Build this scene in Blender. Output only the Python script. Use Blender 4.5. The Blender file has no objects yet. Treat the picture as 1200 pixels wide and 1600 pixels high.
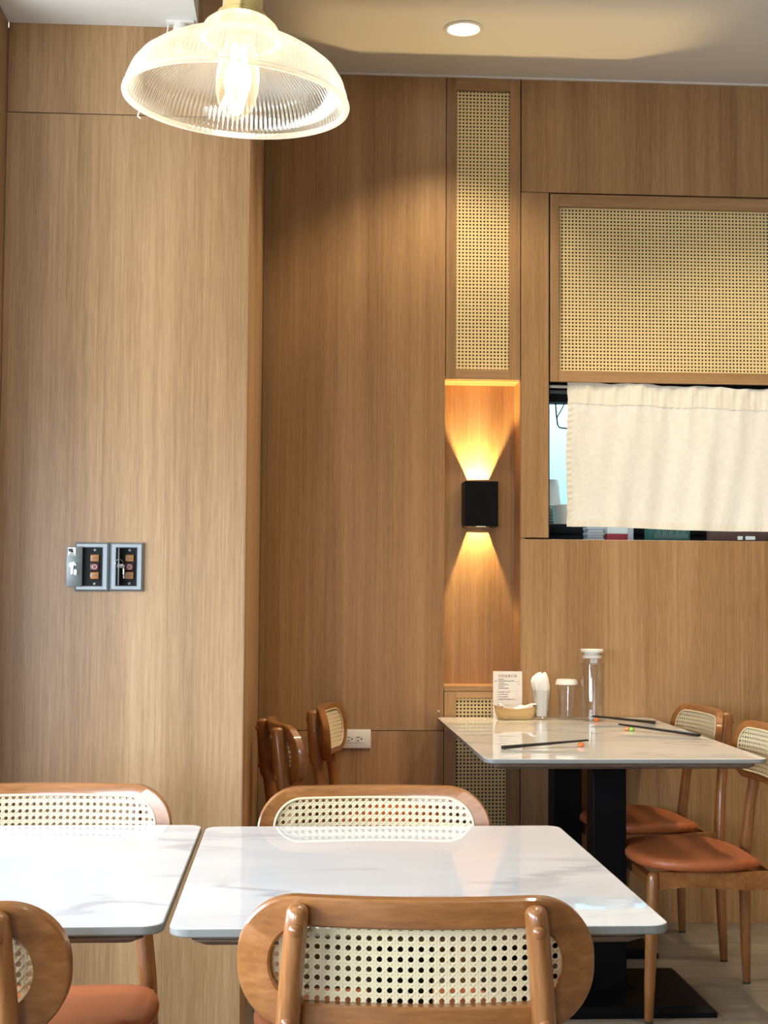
import bpy, bmesh, math, random
from mathutils import Vector, Matrix
random.seed(7)
S = bpy.context.scene
COL = S.collection
PI = math.pi

# ------------------------------------------------------------------ camera
F_PX, YAW, PITCH, ROLL, EYE = 2265.9, 0.0615, 0.0562, 0.0067, 1.198
cam = bpy.data.cameras.new('camera')
cam.sensor_fit = 'VERTICAL'
cam.sensor_height = 24.0
cam.lens = F_PX / 1600.0 * 24.0
cam.clip_start = 0.05
cam.clip_end = 100
camo = bpy.data.objects.new('camera', cam)
COL.objects.link(camo)
fw = Vector((math.sin(YAW) * math.cos(PITCH), math.cos(YAW) * math.cos(PITCH), math.sin(PITCH)))
rt = Vector((math.cos(YAW), -math.sin(YAW), 0))
up = rt.cross(fw)
r2 = math.cos(ROLL) * rt + math.sin(ROLL) * up
u2 = -math.sin(ROLL) * rt + math.cos(ROLL) * up
camo.matrix_world = Matrix(((r2.x, u2.x, -fw.x, 0), (r2.y, u2.y, -fw.y, 0), (r2.z, u2.z, -fw.z, EYE), (0, 0, 0, 1)))
S.camera = camo

# ------------------------------------------------------------------ world, lights, exposure
SKY = 21.5
world = bpy.data.worlds.new('sky')
S.world = world
world.use_nodes = True
nt = world.node_tree
nt.nodes.clear()
tc = nt.nodes.new('ShaderNodeTexCoord')
sp = nt.nodes.new('ShaderNodeSeparateXYZ')
rp = nt.nodes.new('ShaderNodeValToRGB')
bg = nt.nodes.new('ShaderNodeBackground')
ou = nt.nodes.new('ShaderNodeOutputWorld')
mp = nt.nodes.new('ShaderNodeMapRange')
mp.inputs['From Min'].default_value = -1
nt.links.new(tc.outputs['Generated'], sp.inputs[0])
nt.links.new(sp.outputs['Z'], mp.inputs['Value'])
nt.links.new(mp.outputs[0], rp.inputs[0])
e = rp.color_ramp.elements
e[0].position, e[0].color = 0.46, (0.56, 0.62, 0.65, 1)
e[1].position, e[1].color = 0.54, (0.77, 0.92, 1.10, 1)
nt.links.new(rp.outputs[0], bg.inputs['Color'])
bg.inputs['Strength'].default_value = SKY
nt.links.new(bg.outputs[0], ou.inputs['Surface'])

S.view_settings.view_transform = 'Standard'
S.view_settings.look = 'None'
S.view_settings.gamma = 1.0
S.view_settings.use_curve_mapping = False
S.view_settings.exposure = 0.16
S.cycles.max_bounces = 10
S.cycles.transparent_max_bounces = 24
S.cycles.sample_clamp_indirect = 6.0
S.cycles.caustics_reflective = False
S.cycles.caustics_refractive = False
S.cycles.use_adaptive_sampling = True
S.cycles.adaptive_threshold = 0.004

WARM = (1.0, 0.83, 0.56)
DOWNLIGHT_W, PENDANT_W, SCONCE_W, KITCHEN_W = 66.0, 2.9, 48.0, 105.0


def lamp(name, kind, loc, power, color=(1, 1, 1), size=0.05, rot=(0, 0, 0), parent=None, **kw):
    l = bpy.data.lights.new(name, kind)
    l.energy = power
    l.color = color
    if kind == 'AREA':
        l.shape = kw.get('shape', 'RECTANGLE')
        l.size = size
        l.size_y = kw.get('size_y', size)
    else:
        l.shadow_soft_size = size
    if kind == 'SPOT':
        l.spot_size = kw.get('angle', 1.4)
        l.spot_blend = kw.get('blend', 0.7)
    o = bpy.data.objects.new(name, l)
    o.location = loc
    o.rotation_euler = rot
    COL.objects.link(o)
    if parent:
        o.parent = parent
    return o


# portals: they only tell the renderer where the window openings are
for nm, loc, rot, sx, sy in (('window_portal', (-1.80, 1.30, 1.30), (0, -PI / 2, 0), 0.90, 4.2), ('window_portal', (-1.20, -2.65, 1.325), (PI / 2, 0, 0), 1.10, 0.95)):
    po = lamp(nm, 'AREA', loc, 1.0, size=sx, rot=rot, size_y=sy)
    po.data.cycles.is_portal = True


# ------------------------------------------------------------------ materials
def new_mat(name):
    m = bpy.data.materials.new(name)
    m.use_nodes = True
    t = m.node_tree
    return m, t, t.nodes['Principled BSDF']


def plain(name, col, rough=0.5, metal=0.0, coat=0.0, emit=None, emit_s=0.0, spec=None, bump=0.0, bump_scale=200, coat_rough=0.05):
    m, t, b = new_mat(name)
    b.inputs['Base Color'].default_value = (*col, 1)
    b.inputs['Roughness'].default_value = rough
    b.inputs['Metallic'].default_value = metal
    b.inputs['Coat Weight'].default_value = coat
    b.inputs['Coat Roughness'].default_value = coat_rough
    if spec is not None:
        b.inputs['Specular IOR Level'].default_value = spec
    if emit:
        b.inputs['Emission Color'].default_value = (*emit, 1)
        b.inputs['Emission Strength'].default_value = emit_s
    if bump:
        c = t.nodes.new('ShaderNodeTexCoord')
        n = t.nodes.new('ShaderNodeTexNoise')
        n.inputs['Scale'].default_value = bump_scale
        n.inputs['Detail'].default_value = 4
        bp = t.nodes.new('ShaderNodeBump')
        bp.inputs['Strength'].default_value = bump
        bp.inputs['Distance'].default_value = 0.002
        t.links.new(c.outputs['Object'], n.inputs['Vector'])
        t.links.new(n.outputs['Fac'], bp.inputs['Height'])
        t.links.new(bp.outputs[0], b.inputs['Normal'])
    return m


def wood(name, dark, mid, light, along='Z', fine=170.0, rough=0.4, coat=0.0, coat_rough=0.08, rand=False, stretch=1.6, broad=9.0, spec=0.5):
    """grain that runs along one axis: broad bands, fine streaks, short pores"""
    m, t, b = new_mat(name)
    N, L = t.nodes, t.links
    c = N.new('ShaderNodeTexCoord')
    vec = c.outputs['Object']
    if rand:
        oi = N.new('ShaderNodeObjectInfo')
        ad = N.new('ShaderNodeVectorMath')
        ad.operation = 'MULTIPLY_ADD'
        ad.inputs[1].default_value = (37.0, 23.0, 11.0)
        cm = N.new('ShaderNodeCombineXYZ')
        for i in range(3):
            L.new(oi.outputs['Random'], cm.inputs[i])
        L.new(cm.outputs[0], ad.inputs[0])
        L.new(vec, ad.inputs[2])
        vec = ad.outputs[0]

    def noise(k, s, detail, rgh=0.55, dist=0.0):
        mpn = N.new('ShaderNodeMapping')
        sc = [k, k, k]
        sc['XYZ'.index(along)] = s
        mpn.inputs['Scale'].default_value = sc
        L.new(vec, mpn.inputs['Vector'])
        n = N.new('ShaderNodeTexNoise')
        n.inputs['Scale'].default_value = 1
        n.inputs['Detail'].default_value = detail
        n.inputs['Roughness'].default_value = rgh
        n.inputs['Distortion'].default_value = dist
        L.new(mpn.outputs[0], n.inputs['Vector'])
        return n.outputs['Fac']
    n1 = noise(broad, 0.25 * stretch, 2)
    n2 = noise(fine, stretch, 3, 0.65)
    n3 = noise(fine * 2.6, stretch * 9, 2, 0.6)
    mx = N.new('ShaderNodeMath')
    mx.operation = 'MULTIPLY_ADD'
    mx.inputs[1].default_value = 0.52
    L.new(n1, mx.inputs[0])
    m2 = N.new('ShaderNodeMath')
    m2.operation = 'MULTIPLY'
    m2.inputs[1].default_value = 0.30
    L.new(n2, m2.inputs[0])
    L.new(m2.outputs[0], mx.inputs[2])
    m3 = N.new('ShaderNodeMath')
    m3.operation = 'MULTIPLY_ADD'
    m3.inputs[1].default_value = 0.27
    L.new(n3, m3.inputs[0])
    L.new(mx.outputs[0], m3.inputs[2])
    r = N.new('ShaderNodeValToRGB')
    el = r.color_ramp.elements
    el[0].position, el[0].color = 0.39, (*dark, 1)
    el[1].position, el[1].color = 0.685, (*light, 1)
    x = el.new(0.545)
    x.color = (*mid, 1)
    L.new(m3.outputs[0], r.inputs[0])
    L.new(r.outputs[0], b.inputs['Base Color'])
    b.inputs['Roughness'].default_value = rough
    b.inputs['Coat Weight'].default_value = coat
    b.inputs['Coat Roughness'].default_value = coat_rough
    b.inputs['Specular IOR Level'].default_value = spec
    bp = N.new('ShaderNodeBump')
    bp.inputs['Strength'].default_value = 0.06
    bp.inputs['Distance'].default_value = 0.001
    L.new(n2, bp.inputs['Height'])
    L.new(bp.outputs[0], b.inputs['Normal'])
    return m


def marble(name):
    m, t, b = new_mat(name)
    N, L = t.nodes, t.links
    c = N.new('ShaderNodeTexCoord')
    oi = N.new('ShaderNodeObjectInfo')
    mpn = N.new('ShaderNodeMapping')
    mpn.inputs['Scale'].default_value = (1.0, 2.6, 1.0)
    mpn.inputs['Rotation'].default_value = (0, 0, 0.35)
    L.new(c.outputs['Object'], mpn.inputs['Vector'])
    ad = N.new('ShaderNodeVectorMath')
    ad.operation = 'ADD'
    cm = N.new('ShaderNodeCombineXYZ')
    ml = N.new('ShaderNodeMath')
    ml.operation = 'MULTIPLY'
    ml.inputs[1].default_value = 13.0
    L.new(oi.outputs['Random'], ml.inputs[0])
    L.new(ml.outputs[0], cm.inputs[0])
    L.new(ml.outputs[0], cm.inputs[1])
    L.new(mpn.outputs[0], ad.inputs[0])
    L.new(cm.outputs[0], ad.inputs[1])

    def vein(scale, width, dist):
        n = N.new('ShaderNodeTexNoise')
        n.inputs['Scale'].default_value = scale
        n.inputs['Detail'].default_value = 4
        n.inputs['Roughness'].default_value = 0.5
        n.inputs['Distortion'].default_value = dist
        L.new(ad.outputs[0], n.inputs['Vector'])
        a = N.new('ShaderNodeMath')
        a.operation = 'SUBTRACT'
        a.inputs[1].default_value = 0.5
        L.new(n.outputs['Fac'], a.inputs[0])
        ab = N.new('ShaderNodeMath')
        ab.operation = 'ABSOLUTE'
        L.new(a.outputs[0], ab.inputs[0])
        mr = N.new('ShaderNodeMapRange')
        mr.interpolation_type = 'SMOOTHSTEP'
        mr.inputs['From Max'].default_value = width
        mr.inputs['To Min'].default_value = 1
        mr.inputs['To Max'].default_value = 0
        L.new(ab.outputs[0], mr.inputs['Value'])
        return mr.outputs[0]
    v1 = vein(1.5, 0.035, 0.5)
    v2 = vein(0.9, 0.16, 0.3)
    gate = N.new('ShaderNodeTexNoise')
    gate.inputs['Scale'].default_value = 1.3
    L.new(ad.outputs[0], gate.inputs['Vector'])
    gr = N.new('ShaderNodeMapRange')
    gr.inputs['From Min'].default_value = 0.42
    gr.inputs['From Max'].default_value = 0.62
    L.new(gate.outputs['Fac'], gr.inputs['Value'])
    m1 = N.new('ShaderNodeMath')
    m1.operation = 'MULTIPLY'
    L.new(v1, m1.inputs[0])
    L.new(gr.outputs[0], m1.inputs[1])
    m2 = N.new('ShaderNodeMath')
    m2.operation = 'MULTIPLY_ADD'
    m2.inputs[1].default_value = 0.22
    L.new(v2, m2.inputs[0])
    m3 = N.new('ShaderNodeMath')
    m3.operation = 'MULTIPLY'
    m3.inputs[1].default_value = 0.48
    L.new(m1.outputs[0], m3.inputs[0])
    L.new(m3.outputs[0], m2.inputs[2])
    mix = N.new('ShaderNodeMix')
    mix.data_type = 'RGBA'
    mix.inputs['A'].default_value = (0.68, 0.685, 0.69, 1)
    mix.inputs['B'].default_value = (0.30, 0.31, 0.34, 1)
    L.new(m2.outputs[0], mix.inputs['Factor'])
    L.new(mix.outputs['Result'], b.inputs['Base Color'])
    b.inputs['Roughness'].default_value = 0.018
    b.inputs['Specular IOR Level'].default_value = 0.65
    return m


def thin_glass(name, tint=(1, 1, 1), power=0.25, base=0.06, rough=0.02, glow=0.0):
    """thin clear glass: straight-through transmission, reflection growing at grazing angles"""
    m, t, b = new_mat(name)
    N, L = t.nodes, t.links
    N.remove(b)
    out = N['Material Output']
    tr = N.new('ShaderNodeBsdfTransparent')
    tr.inputs[0].default_value = (*tint, 1)
    gl = N.new('ShaderNodeBsdfGlossy')
    gl.inputs['Roughness'].default_value = rough
    lw = N.new('ShaderNodeLayerWeight')
    lw.inputs['Blend'].default_value = power
    mr = N.new('ShaderNodeMapRange')
    mr.inputs['To Min'].default_value = base
    mr.inputs['To Max'].default_value = 0.5
    L.new(lw.outputs['Facing'], mr.inputs['Value'])
    mx = N.new('ShaderNodeMixShader')
    L.new(mr.outputs[0], mx.inputs[0])
    L.new(tr.outputs[0], mx.inputs[1])
    L.new(gl.outputs[0], mx.inputs[2])
    last = mx
    if glow:
        tl = N.new('ShaderNodeBsdfTranslucent')
        tl.inputs[0].default_value = (1.0, 0.97, 0.88, 1)
        df = N.new('ShaderNodeBsdfDiffuse')
        df.inputs[0].default_value = (1.0, 0.97, 0.9, 1)
        m0 = N.new('ShaderNodeMixShader')
        m0.inputs[0].default_value = 0.4
        L.new(tl.outputs[0], m0.inputs[1])
        L.new(df.outputs[0], m0.inputs[2])
        mm = N.new('ShaderNodeMixShader')
        gm = N.new('ShaderNodeMapRange')
        gm.inputs['To Min'].default_value = glow * 0.25
        gm.inputs['To Max'].default_value = min(1.0, glow * 4.5)
        L.new(lw.outputs['Facing'], gm.inputs['Value'])
        L.new(gm.outputs[0], mm.inputs[0])
        L.new(mx.outputs[0], mm.inputs[1])
        L.new(m0.outputs[0], mm.inputs[2])
        last = mm
    L.new(last.outputs[0], out.inputs['Surface'])
    return m


def fabric(name, col, scale=900, bump=0.5, rough=0.9):
    m, t, b = new_mat(name)
    N, L = t.nodes, t.links
    c = N.new('ShaderNodeTexCoord')
    n = N.new('ShaderNodeTexNoise')
    n.inputs['Scale'].default_value = 55
    n.inputs['Detail'].default_value = 8
    n.inputs['Roughness'].default_value = 0.7
    L.new(c.outputs['Object'], n.inputs['Vector'])
    r = N.new('ShaderNodeValToRGB')
    r.color_ramp.elements[0].position = 0.3
    r.color_ramp.elements[0].color = (*[x * 0.9 for x in col], 1)
    r.color_ramp.elements[1].position = 0.7
    r.color_ramp.elements[1].color = (*col, 1)
    L.new(n.outputs['Fac'], r.inputs[0])
    L.new(r.outputs[0], b.inputs['Base Color'])
    b.inputs['Roughness'].default_value = rough
    b.inputs['Specular IOR Level'].default_value = 0.2
    bp = N.new('ShaderNodeBump')
    bp.inputs['Strength'].default_value = bump
    bp.inputs['Distance'].default_value = 0.004
    L.new(n.outputs['Fac'], bp.inputs['Height'])
    L.new(bp.outputs[0], b.inputs['Normal'])
    return m


M = {}
M['veneer'] = wood('oak veneer', (0.245, 0.132, 0.054), (0.365, 0.210, 0.096), (0.470, 0.290, 0.146), 'Z', 120, 0.38, rand=True, spec=0.4)
M['veneer_flat'] = wood('oak veneer across', (0.245, 0.132, 0.054), (0.365, 0.210, 0.096), (0.470, 0.290, 0.146), 'X', 120, 0.38, rand=True, spec=0.4)
M['chair_h'] = wood('chair wood long grain', (0.165, 0.056, 0.012), (0.265, 0.098, 0.024), (0.36, 0.152, 0.044), 'X', 60, 0.32, coat=0.38, stretch=2.5, broad=14)
M['chair_v'] = wood('chair wood upright grain', (0.165, 0.058, 0.013), (0.265, 0.100, 0.026), (0.36, 0.154, 0.046), 'Z', 90, 0.3, coat=0.42, stretch=3.0, broad=14)
M['leather'] = plain('orange leather', (0.45, 0.125, 0.040), 0.42, bump=0.12, bump_scale=160, spec=0.45)
M['cane'] = plain('natural cane', (0.95, 0.76, 0.40), 0.42, bump=0.1, bump_scale=500)
M['cane_pale'] = plain('pale cane', (0.72, 0.60, 0.37), 0.42, bump=0.1, bump_scale=500)
M['marble'] = marble('white marble')
M['slab_edge'] = plain('shaded grey slab edge', (0.22, 0.215, 0.19), 0.5, bump=0.2, bump_scale=300)  # grey, darkened further because the edge faces away from the window
M['ply'] = wood('plywood edge', (0.07, 0.04, 0.025), (0.13, 0.08, 0.05), (0.26, 0.18, 0.12), 'X', 40, 0.6, stretch=3)
M['black_metal'] = plain('black powder coat', (0.003, 0.003, 0.0035), 0.5, spec=0.12)
M['black_soft'] = plain('black plastic', (0.006, 0.006, 0.006), 0.6, spec=0.2)
M['plaster'] = plain('white ceiling paint', (0.80, 0.79, 0.76), 0.9)
M['dark_wall'] = plain('low bounce wall paint', (0.24, 0.19, 0.14), 0.8)  # for unseen walls, darkened to cut bounced light
M['plaster_warm'] = plain('off white ceiling paint', (0.72, 0.725, 0.70), 0.85)
M['floor'] = wood('grey oak plank', (0.115, 0.096, 0.074), (0.185, 0.158, 0.127), (0.25, 0.22, 0.18), 'X', 55, 0.45, rand=True, stretch=2.2, broad=7)
M['joint'] = plain('dark joint', (0.02, 0.013, 0.009), 0.9)
M['hole_shade'] = plain('unlit hollow board', (0.035, 0.022, 0.013), 0.9)  # dark colour standing for the unlit hollow behind the cane
M['linen'] = fabric('cream linen', (0.93, 0.915, 0.86))
M['linen_hem'] = fabric('cream linen hem', (0.92, 0.885, 0.79))
M['white_plastic'] = plain('white plastic', (0.80, 0.78, 0.73), 0.35)
M['steel'] = plain('brushed steel', (0.26, 0.28, 0.29), 0.5, 0.6)
M['steel_dark'] = plain('dull steel', (0.17, 0.185, 0.18), 0.45, 0.8)
M['chrome'] = plain('chrome', (0.62, 0.62, 0.61), 0.15, 1.0)
M['brass'] = plain('brass', (0.80, 0.60, 0.26), 0.25, 1.0)
M['amber'] = plain('amber button', (0.34, 0.13, 0.022), 0.4, coat=0.2)
M['amber_dark'] = plain('amber engraving', (0.14, 0.05, 0.012), 0.5)
M['red'] = plain('dark red button', (0.075, 0.005, 0.005), 0.4, coat=0.15)
M['pink_print'] = plain('pale red print', (0.75, 0.35, 0.33), 0.5)
M['glass'] = thin_glass('clear glass', (0.99, 0.995, 0.992), 0.25, 0.07)
M['bulb_glass'] = thin_glass('bulb glass', (1.0, 0.93, 0.78), base=0.03, glow=0.02)
M['shade_glass'] = thin_glass('ribbed shade glass', (0.99, 0.98, 0.96), 0.35, 0.10, 0.12, glow=0.10)
M['paper'] = plain('white paper', (0.86, 0.84, 0.80), 0.8)
M['card'] = plain('printed card', (0.88, 0.83, 0.78), 0.45)
M['ink'] = plain('black ink', (0.05, 0.04, 0.04), 0.7)
M['ink_soft'] = plain('grey ink', (0.35, 0.31, 0.29), 0.7)
M['ink_red'] = plain('dark red ink', (0.30, 0.05, 0.05), 0.7)
M['tray_wood'] = wood('bamboo tray', (0.42, 0.25, 0.09), (0.55, 0.36, 0.15), (0.66, 0.46, 0.22), 'X', 60, 0.45, stretch=3)
M['lacquer'] = plain('black lacquer', (0.010, 0.008, 0.009), 0.22)
M['orange_glaze'] = plain('orange glaze', (0.80, 0.16, 0.03), 0.2, coat=0.6)
M['pale_orange_glaze'] = plain('pale orange glaze', (0.85, 0.33, 0.12), 0.25, coat=0.6)
M['green_glaze'] = plain('green glaze', (0.38, 0.62, 0.10), 0.2, coat=0.6)
M['kitchen_blue'] = plain('pale blue kitchen tile paint', (0.42, 0.76, 0.91), 0.6)
M['cup_grey'] = plain('grey paper cup', (0.55, 0.55, 0.51), 0.7)
M['bowl_beige'] = plain('beige paper bowl', (0.62, 0.53, 0.43), 0.7)
M['red_box'] = plain('red carton', (0.25, 0.012, 0.016), 0.6)
M['shaded_paper'] = plain('grey paper', (0.34, 0.34, 0.35), 0.8)  # white paper darkened for the shade on the hatch sill
M['teal'] = plain('teal folder', (0.008, 0.065, 0.05), 0.6)
M['brown_board'] = plain('dark brown board', (0.06, 0.02, 0.010), 0.5)
M['lamp_white'] = plain('lit diffuser', (1, 1, 1), 0.5, emit=(1.0, 0.93, 0.80), emit_s=14)
M['filament'] = plain('glowing filament', (1, 0.8, 0.5), 0.5, emit=(1.0, 0.80, 0.48), emit_s=90)
M['rubber'] = plain('dark rubber', (0.02, 0.018, 0.016), 0.8)


# ------------------------------------------------------------------ mesh helpers
class MB:
    def __init__(self):
        self.v, self.f, self.mi, self.mats = [], [], [], []

    def mat(self, m):
        if m not in self.mats:
            self.mats.append(m)
        return self.mats.index(m)

    def add(self, vs, fs, m=None):
        o = len(self.v)
        self.v += [tuple(p) for p in vs]
        self.f += [tuple(i + o for i in f) for f in fs]
        k = self.mat(m) if m else 0
        self.mi += [k] * len(fs)
        return self

    def box(self, x0, x1, y0, y1, z0, z1, m=None, bev=0.0, seg=2):
        bm = bmesh.new()
        bmesh.ops.create_cube(bm, size=1)
        for v in bm.verts:
            v.co = ((x0 + x1) / 2 + v.co.x * (x1 - x0), (y0 + y1) / 2 + v.co.y * (y1 - y0), (z0 + z1) / 2 + v.co.z * (z1 - z0))
        if bev:
            bmesh.ops.bevel(bm, geom=bm.edges[:], offset=bev, segments=seg, affect='EDGES', profile=0.5)
        bm.verts.index_update()
        self.add([v.co[:] for v in bm.verts], [[v.index for v in f.verts] for f in bm.faces], m)
        bm.free()
        return self

    def rings(self, rs, m=None, closed=True, cap0=True, cap1=True):
        """loft a list of equally long vertex rings"""
        n = len(rs[0])
        vs = [p for r in rs for p in r]
        fs = []
        for k in range(len(rs) - 1):
            for i in range(n if closed else n - 1):
                j = (i + 1) % n
                fs.append((k * n + i, k * n + j, (k + 1) * n + j, (k + 1) * n + i))
        if cap0:
            fs.append(tuple(range(n - 1, -1, -1)))
        if cap1:
            fs.append(tuple(range((len(rs) - 1) * n, len(rs) * n)))
        return self.add(vs, fs, m)

    def lathe(self, prof, n=32, c=(0, 0, 0), m=None, rib=None, close=False):
        """prof: (r, z) list; a closed profile makes a shell with thickness"""
        rs = []
        for r, z in prof:
            ring = []
            for i in range(n):
                a = 2 * PI * i / n
                rr = r + (rib(a, r, z) if rib else 0)
                ring.append((c[0] + rr * math.cos(a), c[1] + rr * math.sin(a), c[2] + z))
            rs.append(ring)
        if close:
            rs.append(rs[0])
            return self.rings(rs, m, cap0=False, cap1=False)
        return self.rings(rs, m)

    def tube(self, pts, r, n=10, m=None, cap=True):
        pts = [Vector(p) for p in pts]
        rad = r if isinstance(r, (list, tuple)) else [r] * len(pts)
        t0 = (pts[1] - pts[0]).normalized()
        a = Vector((0, 0, 1)) if abs(t0.z) < 0.9 else Vector((1, 0, 0))
        nrm = t0.cross(a).normalized()
        rs = []
        for i, p in enumerate(pts):
            t = (pts[min(i + 1, len(pts) - 1)] - pts[max(i - 1, 0)]).normalized()
            nrm = (nrm - t * nrm.dot(t)).normalized()
            b = t.cross(nrm)
            rs.append([tuple(p + rad[i] * (math.cos(2 * PI * k / n) * nrm + math.sin(2 * PI * k / n) * b)) for k in range(n)])
        return self.rings(rs, m, cap0=cap, cap1=cap)

    def prism(self, poly, axis, a, b, m=None):
        """polygon (list of 2-tuples) pushed along an axis from a to b"""
        def p3(p, t):
            return {'X': (t, p[0], p[1]), 'Y': (p[0], t, p[1]), 'Z': (p[0], p[1], t)}[axis]
        return self.rings([[p3(p, a) for p in poly], [p3(p, b) for p in poly]], m)

    def post(self, st, n=14, m=None):
        """upright bar through stations (x, y, z, rx, ry) with rounded ends"""
        rs = []
        x, y, z, rx, ry = st[0]
        rs.append([(x + rx * 0.8 * math.cos(2 * PI * k / n), y + ry * 0.8 * math.sin(2 * PI * k / n), z) for k in range(n)])
        for (x, y, z, rx, ry) in st:
            rs.append([(x + rx * math.cos(2 * PI * k / n), y + ry * math.sin(2 * PI * k / n), z + (0.003 if (x, y, z, rx, ry) == st[0] else 0)) for k in range(n)])
        x, y, z, rx, ry = st[-1]
        d = min(rx, ry)
        for q in (0.35, 0.7, 0.92):
            s = math.cos(math.asin(q))
            rs.append([(x + rx * s * math.cos(2 * PI * k / n), y + ry * s * math.sin(2 * PI * k / n), z + d * 0.75 * q) for k in range(n)])
        return self.rings(rs, m)

    def build(self, name, m=None, parent=None, smooth=None, loc=None):
        me = bpy.data.meshes.new(name)
        me.from_pydata(self.v, [], self.f)
        bm = bmesh.new()
        bm.from_mesh(me)
        bmesh.ops.recalc_face_normals(bm, faces=bm.faces[:])
        bm.to_mesh(me)
        bm.free()
        if m:
            me.materials.append(m)
        else:
            for k in self.mats:
                me.materials.append(k)
            me.polygons.foreach_set('material_index', self.mi)
        if smooth:
            me.polygons.foreach_set('use_smooth', [True] * len(me.polygons))
            me.set_sharp_from_angle(angle=math.radians(smooth))
        me.update()
        o = bpy.data.objects.new(name, me)
        COL.objects.link(o)
        if parent:
            o.parent = parent
        if loc:
            o.location = loc
        return o


def tag(o, label=None, cat=None, group=None, kind=None):
    for k, v in (('label', label), ('category', cat), ('group', group), ('kind', kind)):
        if v:
            o[k] = v
    return o


def thing(name, loc, label, cat, group=None, rz=0.0, kind=None):
    o = bpy.data.objects.new(name, None)
    o.empty_display_size = 0.05
    o.location = loc
    o.rotation_euler = (0, 0, rz)
    COL.objects.link(o)
    return tag(o, label, cat, group, kind)


def copy_thing(o, loc, rz, label, group=None):
    r = o.copy()
    COL.objects.link(r)
    r.location = loc
    r.rotation_euler = (0, 0, rz)
    r['label'] = label
    if group:
        r['group'] = group
    for ch in list(o.children):
        c = ch.copy()
        COL.objects.link(c)
        c.parent = r
        for g in list(ch.children):
            d = g.copy()
            COL.objects.link(d)
            d.parent = c
    return r


def box(name, x0, x1, y0, y1, z0, z1, m, parent=None, bev=0.0):
    """a box whose origin is its centre, so that grain differs from piece to piece"""
    c = ((x0 + x1) / 2, (y0 + y1) / 2, (z0 + z1) / 2)
    b = MB().box(x0 - c[0], x1 - c[0], y0 - c[1], y1 - c[1], z0 - c[2], z1 - c[2], bev=bev)
    return b.build(name, m, parent, loc=c)


def rrect(a, b, r, n=72):
    """n points round a rounded rectangle, half sizes a x b, corner radius r, evenly shared by angle of corners and sides"""
    pts = []
    seg = n // 4
    nc = seg * 2 // 3
    ns = seg - nc
    cor = [(a - r, b - r, 0), (-(a - r), b - r, PI / 2), (-(a - r), -(b - r), PI), (a - r, -(b - r), 1.5 * PI)]
    for k in range(4):
        cx, cy, a0 = cor[k]
        for i in range(nc):
            t = a0 + (PI / 2) * i / (nc - 1)
            pts.append((cx + r * math.cos(t), cy + r * math.sin(t)))
        nx, ny, na = cor[(k + 1) % 4]
        e0 = pts[-1]
        e1 = (nx + r * math.cos(na), ny + r * math.sin(na))
        for i in range(ns):
            t = (i + 1) / (ns + 1)
            pts.append((e0[0] + (e1[0] - e0[0]) * t, e0[1] + (e1[1] - e0[1]) * t))
    return pts


# ------------------------------------------------------------------ woven cane
def inside_rr(u, v, a, b, r):
    dx, dy = abs(u) - (a - r), abs(v) - (b - r)
    if dx <= 0 or dy <= 0:
        return abs(u) <= a and abs(v) <= b
    return dx * dx + dy * dy <= r * r


def clip_line(p, d, a, b, r):
    """longest stretch of p + t*d inside the rounded rectangle"""
    lo = hi = None
    T = 2 * (a + b)
    n = 900
    for i in range(n + 1):
        t = -T / 2 + T * i / n
        if inside_rr(p[0] + t * d[0], p[1] + t * d[1], a, b, r):
            lo = t if lo is None else lo
            hi = t
    return lo, hi


def cane(mb, a, b, r, warp, pitch=0.0133, seg=1):
    """six-way cane: pairs upright, pairs across and two diagonals, every strand a thin bar; warp(u, v, w) -> xyz"""
    s2 = 1 / math.sqrt(2)

    def strand(p, d, w, off, th=0.0004):
        if r == 0 and d[0] * d[1] == 0:
            lo, hi = ((-b, b) if d[0] == 0 else (-a, a))
            if (d[0] == 0 and abs(p[0]) > a) or (d[1] == 0 and abs(p[1]) > b):
                return
        elif r == 0:
            ts = []
            for q, dd, h in ((p[0], d[0], a), (p[1], d[1], b)):
                t0, t1 = (-h - q) / dd, (h - q) / dd
                ts.append((min(t0, t1), max(t0, t1)))
            lo, hi = max(ts[0][0], ts[1][0]), min(ts[0][1], ts[1][1])
            if hi <= lo:
                return
        else:
            lo, hi = clip_line(p, d, a, b, r)
            if lo is None:
                return
        k = max(1, int(abs(d[0]) * (hi - lo) / 0.022)) if seg else 1
        nx, ny = -d[1], d[0]
        rs = []
        for i in range(k + 1):
            t = lo + (hi - lo) * i / k
            u, v = p[0] + t * d[0], p[1] + t * d[1]
            rs.append([warp(u + nx * w / 2, v + ny * w / 2, off - th), warp(u - nx * w / 2, v - ny * w / 2, off - th),
                       warp(u - nx * w / 2 * .7, v - ny * w / 2 * .7, off + th), warp(u + nx * w / 2 * .7, v + ny * w / 2 * .7, off + th)])
        mb.rings(rs, cap0=False, cap1=False)
    nu, nv = int(a / pitch) + 1, int(b / pitch) + 1
    for i in range(-nu, nu + 1):
        for o in (-0.00172, 0.00172):
            strand((i * pitch + o, 0), (0, 1), 0.0030, 0.0)
    for j in range(-nv, nv + 1):
        for o in (-0.00172, 0.00172):
            strand((0, j * pitch + o), (1, 0), 0.0030, 0.0005)
    for k in range(-(nu + nv), nu + nv + 1):
        strand(((k + .5) * pitch / 2, (k + .5) * pitch / 2), (s2, -s2), 0.0026, 0.0010)
        strand(((k + .5) * pitch / 2, -(k + .5) * pitch / 2), (s2, s2), 0.0026, -0.0005)


# ================================================================== THE ROOM
WY, ZC = 5.305, 3.134          # back wall plane, ceiling height
XR, XL, YB = 3.4, -1.75, -2.6  # right wall, window side, behind the camera
PX0, PX1, PY = -0.746, -0.125, 3.702

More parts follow.
